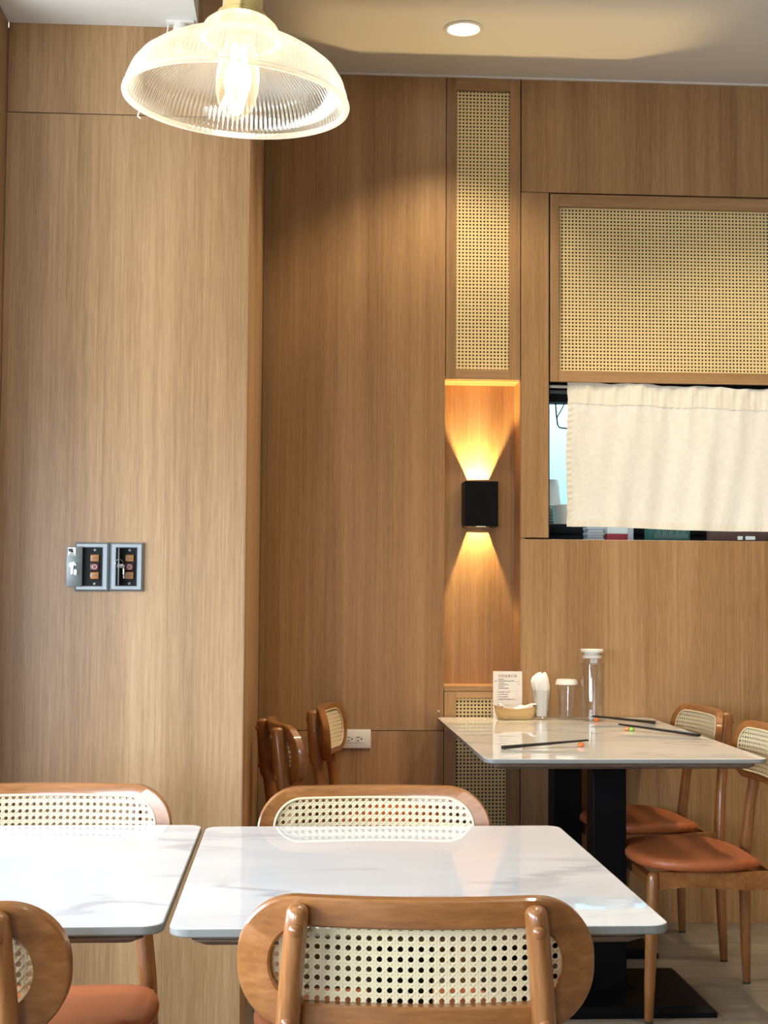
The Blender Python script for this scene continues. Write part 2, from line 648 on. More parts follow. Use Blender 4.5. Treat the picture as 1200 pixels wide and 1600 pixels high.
# floor: base slab and planks in the part that can be seen
fl = tag(MB().box(XL, XR, YB, 6.9, -0.12, -0.006).build('floor', M['joint']), kind='structure')
row = 0
y = 1.0
while y < WY - 0.001:
    y1 = min(y + 0.148, WY)
    x = XL + 0.01 - (row * 0.43) % 1.2
    while x < XR:
        xa, xb = max(x, XL), min(x + 1.2, XR)
        if xb - xa > 0.02:
            box('plank', xa + 0.0008, xb - 0.0008, y + 0.0008, y1 - 0.0008, -0.006, 0.0, M['floor'], fl)
        x += 1.2
    y = y1
    row += 1
box('plank', XL, XR, YB, 0.999, -0.006, 0, M['floor'], fl)

# ceilings: the main one (with real openings left out for the lamps' trims, which hang under it) and the low soffit by the window
tag(box('ceiling', XL, XR, YB, 6.9, ZC, ZC + 0.12, M['plaster_warm']), kind='structure')
tag(box('ceiling_soffit', XL, -0.262, YB, PY - 0.001, 2.656, ZC - 0.001, M['plaster']), kind='structure')
tag(box('trim_1', -0.12, XR, WY - 0.012, WY - 0.0005, ZC - 0.006, ZC - 0.0005, M['plaster']), kind='structure')

# pillar of veneer panels
pil = tag(box('wall_pillar', PX0 + 0.012, PX1 - 0.012, PY + 0.012, WY + 0.17, 0, ZC - 0.001, M['joint']), kind='structure')


def kid(name, parent, *a, **k):
    o = box(name, *a, **k)
    o.parent = parent
    o.matrix_parent_inverse = Matrix.Translation(-parent.location)
    return o


kid('panel', pil, PX0, PX1 - 0.002, PY, PY + 0.011, 0, 2.422, M['veneer'], bev=0.001)
kid('panel', pil, PX0, PX1 - 0.002, PY, PY + 0.011, 2.424, ZC - 0.002, M['veneer'], bev=0.001)
kid('panel', pil, PX1 - 0.012, PX1, PY + 0.0005, WY - 0.02, 0, ZC - 0.002, M['veneer'], bev=0.001)
# left return by the window
wl = tag(box('wall_left', -1.1, PX0 - 0.006, 3.50, 3.95, 0, 2.655, M['joint']), kind='structure')
kid('panel', wl, PX0 - 0.006, PX0, 3.492, PY - 0.002, 0, 2.655, M['veneer'], bev=0.001)
kid('panel', wl, -1.11, PX0, 3.484, 3.492, 0, 2.655, M['veneer'], bev=0.001)
tag(box('wall_left_end', XL, -1.1, 3.4, 3.95, 0, ZC - 0.001, M['plaster']), kind='structure')
# unseen window bay and added shop front: sills, headers and openings shape the daylight
tag(box('wall_window_sill', XL - 0.1, XL, -0.8, 3.4, 0, 0.85, M['dark_wall']), kind='structure')
tag(box('wall_window_blocker', XL - 0.1, XL, -0.8, 3.4, 1.75, ZC, M['dark_wall']), kind='structure')
tag(box('wall_window_side', XL - 0.1, XL, YB, -0.8, 0, ZC, M['dark_wall']), kind='structure')
tag(box('wall_front', -0.65, XR, YB - 0.1, YB, 0, ZC, M['dark_wall']), kind='structure')
tag(box('wall_front_sill', XL, -0.65, YB - 0.1, YB, 0, 0.85, M['dark_wall']), kind='structure')
tag(box('wall_front_blocker', XL, -0.65, YB - 0.1, YB, 1.8, ZC, M['dark_wall']), kind='structure')
tag(box('wall_right', XR, XR + 0.1, YB - 0.1, 6.9, 0, ZC, M['dark_wall']), kind='structure')

# back wall: carcass behind, panels in front
NX0, NX1, NZ0, NZ1, NY = 0.551, 0.830, 0.862, 1.990, 5.450
WX0, WX1, WZ0, WZ1 = 0.937, 2.30, 1.402, 1.988
wb = MB()
T0, T1 = WY + 0.019, WY + 0.17
wb.box(PX1 - 0.01, NX0 - 0.019, T0, T1, 0, ZC - 0.001)
wb.box(NX0 - 0.019, NX1 + 0.019, NY + 0.02, NY + 0.05, 0, ZC - 0.001)
wb.box(NX1 + 0.019, WX0, T0, T1, 0, ZC - 0.001)
wb.box(WX0, WX1, T0, T1, 0, WZ0 - 0.019)
wb.box(WX0, WX1, T0 + 0.03, T1, WZ1 + 0.019, ZC - 0.001)
wb.box(WX1, XR, T0, T1, 0, ZC - 0.001)
wb = tag(wb.build('wall_back', M['joint']), kind='structure')
P0, P1 = WY, WY + 0.018
V = M['veneer']
box('panel', PX1 + 0.0005, NX0 - 0.0015, P0, P1, 0.0, 0.698, V, wb, 0.001)
box('panel', PX1 + 0.0005, NX0 - 0.0015, P0, P1, 0.7005, ZC - 0.002, V, wb, 0.001)
box('panel', NX1 + 0.004, XR, P0, P1, 2.702, ZC - 0.004, V, wb, 0.001)
box('panel', NX1 + 0.003, WX0 - 0.0005, P0, P1, 1.408, 2.700, V, wb, 0.001)
box('panel', NX1 + 0.003, WX1, P0, P1, 0.0, WZ0, V, wb, 0.001)
box('panel', WX1 + 0.001, XR, P0, P1, 0.0, 2.700, V, wb, 0.001)
# niche lining
box('niche_back', NX0 - 0.018, NX1 + 0.018, NY, NY + 0.018, NZ0, NZ1, V, wb)
box('niche_side', NX0 - 0.018, NX0, P1 + 0.001, NY, NZ0, NZ1, V, wb)
box('niche_side', NX1, NX1 + 0.018, P0 + 0.002, NY, NZ0, NZ1, V, wb)
box('niche_top', NX0 - 0.016, NX1 + 0.016, P1 + 0.001, NY, NZ1, NZ1 + 0.016, M['veneer_flat'], wb)
box('niche_shelf', NX0, NX1, P0 + 0.001, NY, NZ0 - 0.018, NZ0, M['veneer_flat'], wb, 0.001)
# reveal of the serving hatch
box('hatch_reveal', WX0, WX1, P1, T1, WZ0 - 0.018, WZ0 - 0.001, M['black_soft'], wb)
box('hatch_reveal', WX0, WX0 + 0.004, P0 + 0.006, T1, WZ0, WZ1, M['black_soft'], wb)


def cane_panel(x0, x1, z0, z1, cx0, cx1, cz0, cz1, depth, parent, cmat):
    """framed cane panel let into the wall: stiles, rails, cane and a dark board standing for the unlit hollow"""
    fr = bpy.data.objects.new('cane_panel', None)
    COL.objects.link(fr)
    fr.parent = parent
    y0, y1 = WY + 0.002, WY + 0.018
    for nm, a in (('stile', (x0, cx0, z0, z1)), ('stile', (cx1, x1, z0, z1)), ('rail', (cx0, cx1, z0, cz0)), ('rail', (cx0, cx1, cz1, z1))):
        box(nm, a[0], a[1], y0, y1, a[2], a[3], M['veneer'] if nm == 'stile' else M['veneer_flat'], fr, 0.001)
    mb = MB()
    ux, uz = (cx0 + cx1) / 2, (cz0 + cz1) / 2
    cane(mb, (cx1 - cx0) / 2, (cz1 - cz0) / 2, 0, lambda u, v, w: (ux + u, WY + depth - w, uz + v), seg=0)
    tag(mb.build('cane_webbing', cmat, fr), 'woven cane webbing with open octagonal holes', kind='stuff')
    box('shade_board', cx0 - 0.002, cx1 + 0.002, WY + depth + 0.016, WY + depth + 0.02, cz0 - 0.002, cz1 + 0.002, M['hole_shade'], fr)
    return fr


cane_panel(NX0 + 0.001, NX1, 1.992, ZC - 0.003, 0.590, 0.790, 2.030, 3.084, 0.019, wb, M['cane'])
cane_panel(0.943, WX1, 1.989, 2.697, 0.976, 2.27, 2.031, 2.651, 0.022, wb, M['cane'])
cane_panel(NX0 + 0.001, NX1, 0.0, 0.842, 0.596, 0.780, 0.06, 0.818, 0.019, wb, M['cane'])
box('hinge_pin', 0.5275, 0.5345, WY - 0.006, WY, 0.7675, 0.7745, M['white_plastic'], wb, 0.002)

# kitchen behind the hatch
tag(box('wall_kitchen', -0.1, XR, 6.8, 6.9, 0, ZC, M['kitchen_blue']), kind='structure')
tag(box('wall_kitchen_side', -0.2, -0.1, 5.48, 6.9, 0, ZC, M['kitchen_blue']), kind='structure')
lamp('kitchen_light', 'AREA', (1.3, 6.35, 3.1), KITCHEN_W, (0.92, 0.98, 1.0), 1.4, size_y=0.5)
# hatch window: dark header and side of the frame
w1 = thing('window_1', (0, 0, 0), 'dark frame of the kitchen hatch', None, kind='structure')
box('window_frame', WX0 + 0.004, WX1, 5.40, 5.47, 1.925, 2.006, M['black_soft'], w1)
box('window_track', WX0 + 0.004, WX1, 5.385, 5.40, 1.955, 1.968, M['steel_dark'], w1)

# ================================================================== FIXED LAMPS
dl = thing('ceiling_downlight', (0.56, 4.84, ZC), 'round recessed downlight glowing white in the main ceiling', 'ceiling light')
MB().lathe([(0.052, -0.001), (0.064, -0.001), (0.067, -0.004), (0.064, -0.007), (0.056, -0.0075), (0.052, -0.004)], 40, close=True).build('trim_ring', M['white_plastic'], dl, 40)
MB().lathe([(0.053, -0.0015), (0.053, -0.0045), (0.04, -0.006), (0.015, -0.0068)], 40).build('diffuser', M['lamp_white'], dl, 40)
lamp('downlight_or_fill', 'SPOT', (0, 0, -0.012), DOWNLIGHT_W, WARM, 0.045, parent=dl, angle=1.95, blend=0.6)
for (x, yy, pw) in ((0.95, 4.15, 0.7), (1.68, 4.55, 1.0), (2.75, 4.55, 0.8), (0.56, 3.5, 0.9), (1.7, 3.4, 1.0), (2.7, 2.8, 0.6), (1.3, 1.2, 0.5)):  # unseen spots added as warm fill; one follows a scallop on the wall
    lamp('downlight_or_fill', 'SPOT', (x, yy, ZC - 0.012), DOWNLIGHT_W * pw, WARM, 0.045, angle=1.95, blend=0.6)

# sconce: a hollow black box, open through a slot above and below, with the lamp inside
SX, SZ, SH, SW, SD = 0.691, 1.533, 0.084, 0.062, 0.115
sc = thing('wall_sconce', (SX, NY, SZ), 'black square up and down wall light in the lit niche', 'wall light')
b = MB()
b.box(-SW, SW, -0.009, -0.0005, -SH, SH)
b.box(-SW, SW, -SD, -SD + 0.004, -SH, SH)
b.box(-SW, -SW + 0.004, -SD + 0.004, -0.009, -SH, SH)
b.box(SW - 0.004, SW, -SD + 0.004, -0.009, -SH, SH)
for s in (-1, 1):
    z0, z1 = sorted((s * SH, s * (SH - 0.003)))
    b.box(-SW + 0.004, -0.034, -SD + 0.004, -0.009, z0, z1)
    b.box(0.034, SW - 0.004, -SD + 0.004, -0.009, z0, z1)
    b.box(-0.034, 0.034, -SD + 0.004, -SD + 0.022, z0, z1)
b.build('housing', M['black_metal'], sc)
MB().box(-0.02, 0.016, -SD - 0.002, -SD + 0.004, -SH - 0.002, -SH + 0.001, bev=0.0008).build('edge_glint', M['white_plastic'], sc)  # white strip standing in for the bright reflection along the lower edge
MB().tube([(-SW - 0.007, -0.03, -SH + 0.006), (-SW + 0.002, -0.03, -SH + 0.006)], [0.004, 0.003], 10).build('side_screw', M['chrome'], sc, 40)
MB().lathe([(0.0005, -0.004), (0.004, -0.002), (0.004, 0.002), (0.0005, 0.004)], 12, (0, -0.055, 0)).build('lamp_chip', M['filament'], sc, 40)
lamp('sconce_beam_up', 'POINT', (0, -0.055, 0.006), SCONCE_W, (1.0, 0.68, 0.29), 0.006, parent=sc)

# pendant
PC = (-0.103, 2.35, 2.002)
pd = thing('pendant_lamp', PC, 'clear ribbed glass pendant lamp with a glowing bulb over the white tables', 'pendant light')
pd.rotation_euler = (0.0, math.radians(3.1), 0.0)
outer = [(0.183, 0.0), (0.1835, 0.006), (0.180, 0.018), (0.172, 0.040), (0.159, 0.058), (0.138, 0.074), (0.114, 0.088), (0.090, 0.0975), (0.067, 0.1035),
         (0.0625, 0.107), (0.0625, 0.119), (0.057, 0.129), (0.046, 0.138), (0.034, 0.144)]
inner = [(max(r - 0.0045, 0.03), z - (0.0035 if 0.07 < z < 0.105 else 0.001 if z else 0)) for r, z in reversed(outer)]
NR = 132


def rib(a, r, z):
    if z < 0.008 or (0.1025 < z < 0.1075) or r < 0.036:
        return 0
    return 0.0015 * math.cos(NR * a)


MB().lathe(outer + inner, NR * 4, rib=rib, close=True).build('glass_shade', M['shade_glass'], pd, 60)
MB().lathe([(0.179, -0.002), (0.1855, -0.002), (0.1865, 0.002), (0.1855, 0.006), (0.179, 0.006)], 96, close=True).build('rim', thin_glass('rim glass', (1, 0.98, 0.93), 0.5, 0.2, 0.1, glow=0.5), pd, 60)
MB().lathe([(0.034, 0.139), (0.040, 0.141), (0.040, 0.148), (0.033, 0.152), (0.033, 0.200), (0.025, 0.212), (0.010, 0.222), (0.004, 0.24)], 32).build('socket', M['brass'], pd, 40)
cl_ = math.radians(3.1)
MB().tube([(0, 0, 0.235), (-0.02, 0, 0.5), (-(ZC - PC[2]) * math.sin(cl_), 0, (ZC - PC[2]) * math.cos(cl_) - 0.006)], 0.0035, 8).build('cord', M['black_soft'], pd, 60)
bl = MB().lathe([(0.012, 0.138), (0.013, 0.122), (0.020, 0.104), (0.030, 0.078), (0.0355, 0.045), (0.0350, 0.020), (0.030, -0.004), (0.018, -0.022), (0.006, -0.029), (0.0005, -0.030)], 32).build('bulb', M['bulb_glass'], pd, 60)
fb = MB()
for k in range(6):
    a = k * PI / 3
    fb.tube([(0.011 * math.cos(a), 0.011 * math.sin(a), 0.095), (0.014 * math.cos(a + .3), 0.014 * math.sin(a + .3), 0.035)], 0.0022, 6)
fb.build('filament', M['filament'], bl, 60)
MB().tube([(0, 0, 0.13), (0, 0, 0.03), (0, 0, 0.0)], [0.004, 0.003, 0.002], 8).build('stem', M['bulb_glass'], bl, 60)
lamp('pendant_glow', 'POINT', (0, 0, 0.055), PENDANT_W, (1.0, 0.89, 0.69), 0.028, parent=pd)
MB().tube([(-0.165, 0.075, 0.0), (-0.168, 0.076, -0.012), (-0.163, 0.074, -0.016)], 0.0012, 6).build('wire_end', M['white_plastic'], pd, 60)

# small white fixture on the soffit
hk = thing('ceiling_fixture', (-0.305, 3.665, 2.656), 'small white fixture with a cable under the low white ceiling', 'fixture')
MB().box(-0.036, 0.036, -0.018, 0.018, -0.006, 0.0, bev=0.002).build('mounting_plate', M['white_plastic'], hk, 40)
MB().lathe([(0.016, -0.005), (0.018, -0.012), (0.020, -0.020), (0.020, -0.034), (0.012, -0.038), (0.010, -0.062), (0.013, -0.064), (0.013, -0.076), (0.002, -0.078)], 20).build('spout', M['white_plastic'], hk, 40)
MB().tube([(-0.030, 0, -0.003), (-0.034, 0, -0.03), (-0.040, -0.004, -0.06), (-0.030, -0.004, -0.085)], 0.0022, 6).build('cable', M['white_plastic'], hk, 60)

# ================================================================== TABLES
def table(name, x0, x1, y0, y1, bases, label, r=0.03, base_size=(0.36, 0.40)):
    cx, cy = (x0 + x1) / 2, (y0 + y1) / 2
    t = thing(name, (cx, cy, 0), label, 'table')
    a, b = (x1 - x0) / 2, (y1 - y0) / 2
    o = rrect(a, b, r, 72)
    i = rrect(a - 0.002, b - 0.002, r - 0.002, 72)
    i2 = rrect(a - 0.0005, b - 0.0005, r - 0.0005, 72)
    mb = MB()
    R = lambda p, z: [(q[0], q[1], z) for q in p]
    mb.rings([R(i, 0.7375), R(o, 0.7395), R(o, 0.748), R(i2, 0.7493)], M['slab_edge'], cap1=False)
    mb.rings([R(i2, 0.7493), R(i, 0.75)], M['marble'], cap0=False)
    mb.build('tabletop', None, t, 12)
    p = rrect(a - 0.027, b - 0.027, 0.012, 48)
    g1 = rrect(a - 0.031, b - 0.031, 0.012, 48)
    g2 = rrect(a - 0.029, b - 0.029, 0.012, 48)
    q = rrect(a - 0.043, b - 0.043, 0.012, 48)
    MB().rings([R(q, 0.7185), R(g2, 0.7265), R(g2, 0.7285), R(g1, 0.7290), R(g1, 0.7310), R(p, 0.7315), R(p, 0.7373)], None).build('plywood_underlay', M['ply'], t, 12)
    for (bx, by) in bases:
        u, v = bx - cx, by - cy
        bw, bd = base_size
        pl = MB()
        k = rrect(bw / 2, bd / 2, 0.004, 24)
        k2 = rrect(bw / 2 - 0.018, bd / 2 - 0.018, 0.004, 24)
        sh = lambda P, z: [(w[0] + u, w[1] + v, z) for w in P]
        pl.rings([sh(k, 0.0), sh(k, 0.014), sh(k2, 0.028)])
        pl.build('base_plate', M['black_metal'], t, 12)
        MB().box(u - 0.05, u + 0.05, v - 0.05, v + 0.05, 0.0275, 0.713, bev=0.003).build('column', M['black_metal'], t, 20)
        MB().box(u - 0.14, u + 0.14, v - 0.14, v + 0.14, 0.712, 0.7188).build('mounting_plate', M['black_metal'], t)
        for sx in (-1, 1):
            MB().box(u + sx * 0.075 - 0.01, u + sx * 0.075 + 0.01, v - 0.01, v + 0.01, 0.0275, 0.032, bev=0.002).build('bolt_cover', M['black_soft'], t)
    return t


table('marble_table', -0.163, 0.518, 1.973, 2.825, [(0.178, 2.40)], 'white marble table behind the nearest chair, its whole top in view', base_size=(0.33, 0.42))
table('marble_table', -0.855, -0.172, 1.990, 2.846, [(-0.515, 2.42)], 'white marble table cut off by the picture edge, left of the gap between two tables', base_size=(0.33, 0.42))
table('marble_table', 0.524, 1.311, 3.953, 5.298, [(0.945, 4.36), (0.945, 5.03)], 'marble table with two black columns standing against the back wall', base_size=(0.54, 0.46))

# ================================================================== CHAIRS
def bend(u, v, w, yc=-0.218, zc=0.727):
    """place a point of the flat backrest (u across, v up, w toward the sitter) on the bowed, leaning backrest"""
    y = yc + w + 0.80 * u * u - v * 0.10
    return (u, y, zc + v)


def make_chair(label):
    t = thing('dining_chair', (0, 0, 0), label, 'chair', 'cane-backed dining chairs')
    # seat pad
    n = 56
    prof = [(0.0, 0.417), (0.55, 0.417), (0.90, 0.4175), (0.965, 0.421), (0.995, 0.429), (1.0, 0.436), (0.992, 0.444), (0.965, 0.4505), (0.91, 0.454), (0.80, 0.4565), (0.6, 0.458), (0.3, 0.4585), (0.02, 0.4585)]
    rs = []
    for s, z in prof:
        ring = []
        for k in range(n):
            a = 2 * PI * k / n
            c, d = math.cos(a), math.sin(a)
            e = 2 / 2.7
            hx = 0.228 * (abs(c) ** e) * (1 if c > 0 else -1)
            hy = 0.190 * (abs(d) ** e) * (1 if d > 0 else -1)
            hx *= 1 - 0.06 * max(0, -d)
            x_, y_ = s * hx, 0.030 + s * hy
            dip = 0.020 * max(0, 1 - (x_ / 0.2) ** 2) * max(0.0, min(1.0, (0.08 - y_) / 0.2))
            wr = 0.0012 * math.sin(26 * a) * max(0, (s - 0.9) / 0.1) * (1 if z < 0.445 and z > 0.418 else 0)
            ring.append((x_, y_, z - dip + wr))
        rs.append(ring)
    MB().rings(rs).build('seat', M['leather'], t, 60)
    # legs
    for s in (-1, 1):
        o = MB().post([(s * 0.205, 0.20, 0.004, 0.0125, 0.0125), (s * 0.201, 0.196, 0.10, 0.0155, 0.0155), (s * 0.195, 0.188, 0.28, 0.018, 0.018), (s * 0.191, 0.183, 0.395, 0.0175, 0.0175), (s * 0.190, 0.182, 0.404, 0.0165, 0.0165)]).build('front_leg', M['chair_v'], t, 50)
        MB().lathe([(0.012, 0.0), (0.012, 0.005)], 12, (s * 0.205, 0.20, 0)).build('foot_pad', M['rubber'], o)
    for s in (-1, 1):
        o = MB().post([(s * 0.205, -0.20, 0.004, 0.0125, 0.0125), (s * 0.200, -0.196, 0.12, 0.0155, 0.0155), (s * 0.190, -0.192, 0.34, 0.0185, 0.0185), (s * 0.184, -0.196, 0.44, 0.0185, 0.0185),
                       (s * 0.172, -0.206, 0.56, 0.0165, 0.0170), (s * 0.165, -0.215, 0.622, 0.0160, 0.0175), (s * 0.163, -0.219, 0.640, 0.0155, 0.0235), (s * 0.157, -0.227, 0.72, 0.0155, 0.0240), (s * 0.151, -0.2345, 0.787, 0.0150, 0.0215), (s * 0.150, -0.2355, 0.798, 0.0142, 0.0200)], 16).build('rear_leg', M['chair_v'], t, 50)
        MB().lathe([(0.012, 0.0), (0.012, 0.005)], 12, (s * 0.205, -0.20, 0)).build('foot_pad', M['rubber'], o)
        for zz, yy, xx in ((0.779, -0.2545, 0.1515), (0.662, -0.2435, 0.1612)):
            MB().lathe([(0.0085, -0.003), (0.0085, 0.0), (0.007, 0.003), (0.0035, 0.005), (0.0005, 0.0055)], 14).build('screw_plug', M['chair_h'], o, 60).matrix_local = Matrix.Translation((s * xx, yy, zz)) @ Matrix.Rotation(PI / 2, 4, 'X')
    # rails under the seat
    for s in (-1, 1):
        low = [(-0.178, 0.366), (-0.10, 0.366), (-0.02, 0.369), (0.05, 0.374), (0.10, 0.374), (0.14, 0.369), (0.168, 0.368)]
        MB().prism(low + [(0.168, 0.4165), (-0.178, 0.4165)], 'X', s * 0.190 - 0.011, s * 0.190 + 0.011).build('side_rail', M['chair_h'], t)
    low = [(-0.172, 0.368), (-0.1, 0.372), (0, 0.376), (0.1, 0.372), (0.172, 0.368)]
    for yy in (0.183, -0.193):
        MB().prism(low + [(0.172, 0.400), (-0.172, 0.400)], 'Y', yy - 0.011, yy + 0.011).build('cross_rail', M['chair_h'], t)
    # backrest frame: a bowed loop with broad ends
    N = 96
    OW, OH = 0.230, 0.087
    shapes = [(OW - 0.003, OH - 0.003, 0.077, 0.012), (OW, OH, 0.080, 0.0095), (OW, OH, 0.080, -0.0095), (OW - 0.003, OH - 0.003, 0.077, -0.0125),
              (0.190, 0.0520, 0.0505, -0.0125), (0.187, 0.0490, 0.0475, -0.0095), (0.187, 0.0490, 0.0475, 0.006), (0.1985, 0.0660, 0.0555, 0.006), (0.1985, 0.0660, 0.0555, 0.012)]
    loops = [[bend(u, v, w) for u, v in rrect(a, b, r, N)] for a, b, r, w in shapes]
    k = len(loops)
    vs = [loops[j][i] for i in range(N) for j in range(k)]
    fs = []
    for i in range(N):
        for j in range(k):
            fs.append((i * k + j, i * k + (j + 1) % k, ((i + 1) % N) * k + (j + 1) % k, ((i + 1) % N) * k + j))
    bk = MB().add(vs, fs).build('backrest', M['chair_h'], t, 38)
    mb = MB()
    cane(mb, 0.1965, 0.0645, 0.0535, lambda u, v, w: bend(u, v, 0.0085 + w))
    tag(mb.build('cane_webbing', M['cane_pale'], bk), 'woven pale cane webbing with octagonal holes', kind='stuff')
    pts = [bend(u, v, 0.0115) for u, v in rrect(0.1970, 0.0650, 0.0545, 72)]
    pts = [Vector(p) for p in pts]
    rs = []
    for i, p in enumerate(pts):
        tg = (pts[(i + 1) % 72] - pts[i - 1]).normalized()
        s = tg.cross(Vector((0, 1, 0))).normalized()
        y_ = s.cross(tg)
        rs.append([tuple(p + 0.0027 * (math.cos(q * PI / 4) * s + math.sin(q * PI / 4) * y_)) for q in range(8)])
    rs.append(rs[0])
    MB().rings(rs, cap0=False, cap1=False).build('cane_spline', M['cane_pale'], bk, 60)
    return t


def heading(deg):            # the way the sitter looks, measured from world +X
    return math.radians(deg - 90)


C0 = make_chair('nearest cane-backed chair, its back filling the bottom of the picture')
C0.location = (0.173, 2.075, 0)
C0.rotation_euler = (0, 0, heading(86.3))
copy_thing(C0, (-0.498, 2.055, 0), heading(88), 'cane-backed chair at the bottom left corner, cut by the picture edge')
copy_thing(C0, (0.163, 2.707, 0), heading(-90), 'cane-backed chair facing us across the white table that has its whole top in view')
copy_thing(C0, (-0.467, 2.750, 0), heading(-90), 'cane-backed chair behind the left white table, in front of the pillar')
CA = copy_thing(C0, (1.209, 4.29, 0), heading(179), 'chair with an orange leather seat nearest on the right side of the far table')
CB = copy_thing(C0, (1.208, 4.95, 0), heading(184), 'orange-seated chair on the right side of the far table, next to the back wall')
copy_thing(C0, (0.165, 4.443, 0), heading(9.2), 'empty chair seen edge-on beside the pillar, its rear posts toward us')
copy_thing(C0, (0.322, 4.989, 0), heading(-8.7), 'empty chair beside the wall socket, showing a sliver of its cane')
# the far front legs of the two right-hand chairs stand on the table's base plates
for ch, side in ((CA, 1), (CB, 1)):
    for c in ch.children:
        if c.name.startswith('front_leg') and (c.data.vertices[0].co.x > 0) == (side > 0):
            md = c.data.copy()
            for v in md.vertices:
                if v.co.z < 0.05:
                    v.co.z += 0.029
            c.data = md
            for g in c.children:
                g.location.z = 0.0285

# ================================================================== WALL FITTINGS
def switch_box(x0, x1, z0, z1, label, opened):
    cx, cz = (x0 + x1) / 2, (z0 + z1) / 2
    w, h = (x1 - x0) / 2, (z1 - z0) / 2
    t = thing('shutter_switch', (cx, PY, cz), label, 'switch', 'shutter switches on the pillar')
    y0 = -0.014
    fr = MB()
    a, b = w - 0.0005, h - 0.0005
    ia, ib = w - 0.017, h - 0.0145
    # bevelled frame as a loft of rectangles
    sq = lambda p, q, yy: [(-p, yy, -q), (p, yy, -q), (p, yy, q), (-p, yy, q)]
    fr.rings([sq(a, b, -0.0005), sq(a, b, y0 + 0.006), sq(a - 0.005, b - 0.005, y0), sq(ia + 0.002, ib + 0.002, y0), sq(ia, ib, y0 + 0.002), sq(ia, ib, -0.0005)], cap0=False, cap1=False)
    fr.build('frame', M['steel'], t)
    px0 = -ia + 0.014
    MB().box(-ia, ia, -0.0045, -0.0005, -ib, ib).build('face_plate', M['black_soft'], t)
    bcx = (px0 + ia) / 2
    for s in (-1, 1):
        o = MB().lathe([(0.0035, 0), (0.0035, 0.0012), (0.0022, 0.002), (0.0004, 0.002)], 14).build('screw', M['steel'], t, 50)
        o.matrix_local = Matrix.Translation((bcx, -0.0045, s * (ib - 0.0055))) @ Matrix.Rotation(PI / 2, 4, 'X')
    for k, m in ((1, 'amber'), (0, 'red'), (-1, 'amber')):
        zc = k * 0.0218 * (h / 0.062)
        o = MB().box(bcx - 0.0105, bcx + 0.0105, -0.0105, -0.0045, zc - 0.0088, zc + 0.0088, bev=0.0012).build('button', M[m], t, 40)
        if k == 0:
            rg = MB().lathe([(0.0046, 0), (0.0046, 0.0006), (0.0062, 0.0006), (0.0062, 0)], 24, close=True).build('ring_mark', M['pink_print'], o)
            rg.matrix_local = Matrix.Translation((bcx, -0.0104, zc)) @ Matrix.Rotation(PI / 2, 4, 'X')
        else:
            mk = MB()
            for q in range(4):
                mk.box(bcx - 0.006 + q * 0.0032, bcx - 0.006 + q * 0.0032 + 0.002, -0.0108, -0.0104, zc - 0.002, zc + 0.0018)
            mk.build('engraving', M['amber_dark'], o)
    # hinged cover
    hx = -ia + 0.004
    if opened:
        d = MB().box(-0.0385, 0.0, -0.0015, 0.0015, -ib - 0.002, ib + 0.002, bev=0.0006).build('cover', M['steel_dark'], t, 40)
        d.location = (hx, -0.017, 0.0)
        d.rotation_euler = (0, 0, math.radians(4))
        MB().box(-0.036, -0.017, -0.0022, -0.0015, ib - 0.021, ib, bev=0.0002).build('sticker', M['paper'], d)
        sk = MB()
        sk.box(-0.0345, -0.024, -0.0025, -0.0022, ib - 0.0105, ib - 0.003)
        sk.box(-0.029, -0.0225, -0.0025, -0.0022, ib - 0.013, ib - 0.0075)
        sk.box(-0.031, -0.0185, -0.0025, -0.0022, ib - 0.0163, ib - 0.0148)
        sk.box(-0.0345, -0.0185, -0.0025, -0.0022, ib - 0.0197, ib - 0.0180)
        sk.build('print', M['ink'], d)
        lk = MB().tube([(-0.026, -0.0015, 0.004), (-0.026, -0.013, 0.004)], [0.0065, 0.006], 18).build('lock', M['chrome'], d, 40)
        ky = MB()
        ky.prism([(-0.026, 0.009), (-0.021, 0.007), (-0.0215, -0.004), (-0.0225, -0.018), (-0.0265, -0.0195), (-0.0265, -0.004)], 'Y', -0.0165, -0.0145)
        ky.prism([(-0.020, 0.012), (-0.014, 0.004), (-0.016, 0.002), (-0.022, 0.010)], 'Y', -0.0180, -0.0166)
        ky.prism([(-0.0185, -0.008), (-0.013, -0.008), (-0.0135, -0.021), (-0.0185, -0.020)], 'Y', -0.0180, -0.0166)
        ky.build('keys', M['chrome'], d)
    else:
        d = MB().box(-0.0015, 0.0015, -0.030, 0.0, -ib + 0.001, ib - 0.001, bev=0.0006).build('cover', M['steel_dark'], t, 40)
        d.location = (hx + 0.001, -0.009, 0.0)
        d.rotation_euler = (0, 0, math.radians(8))
        lk = MB().tube([(-0.004, -0.022, 0.002), (0.011, -0.022, 0.002)], [0.0058, 0.0058], 18).build('lock', M['chrome'], d, 40)
        kk = MB()
        kk.box(0.011, 0.0155, -0.0235, -0.0205, -0.030, 0.005, bev=0.0012)
        kk.tube([(0.001 + 0.010 * math.cos(q), -0.022, 0.008 + 0.010 * math.sin(q)) for q in [PI * i / 8 for i in range(9)]], 0.0009, 6)
        kk.build('key', M['chrome'], d, 40)
    return t


switch_box(-0.5525, -0.4655, 1.198, 1.323, 'left metal shutter switch box with its cover swung open and keys hanging', True)
switch_box(-0.4645, -0.3795, 1.199, 1.323, 'right metal shutter switch box with its cover seen edge-on', False)

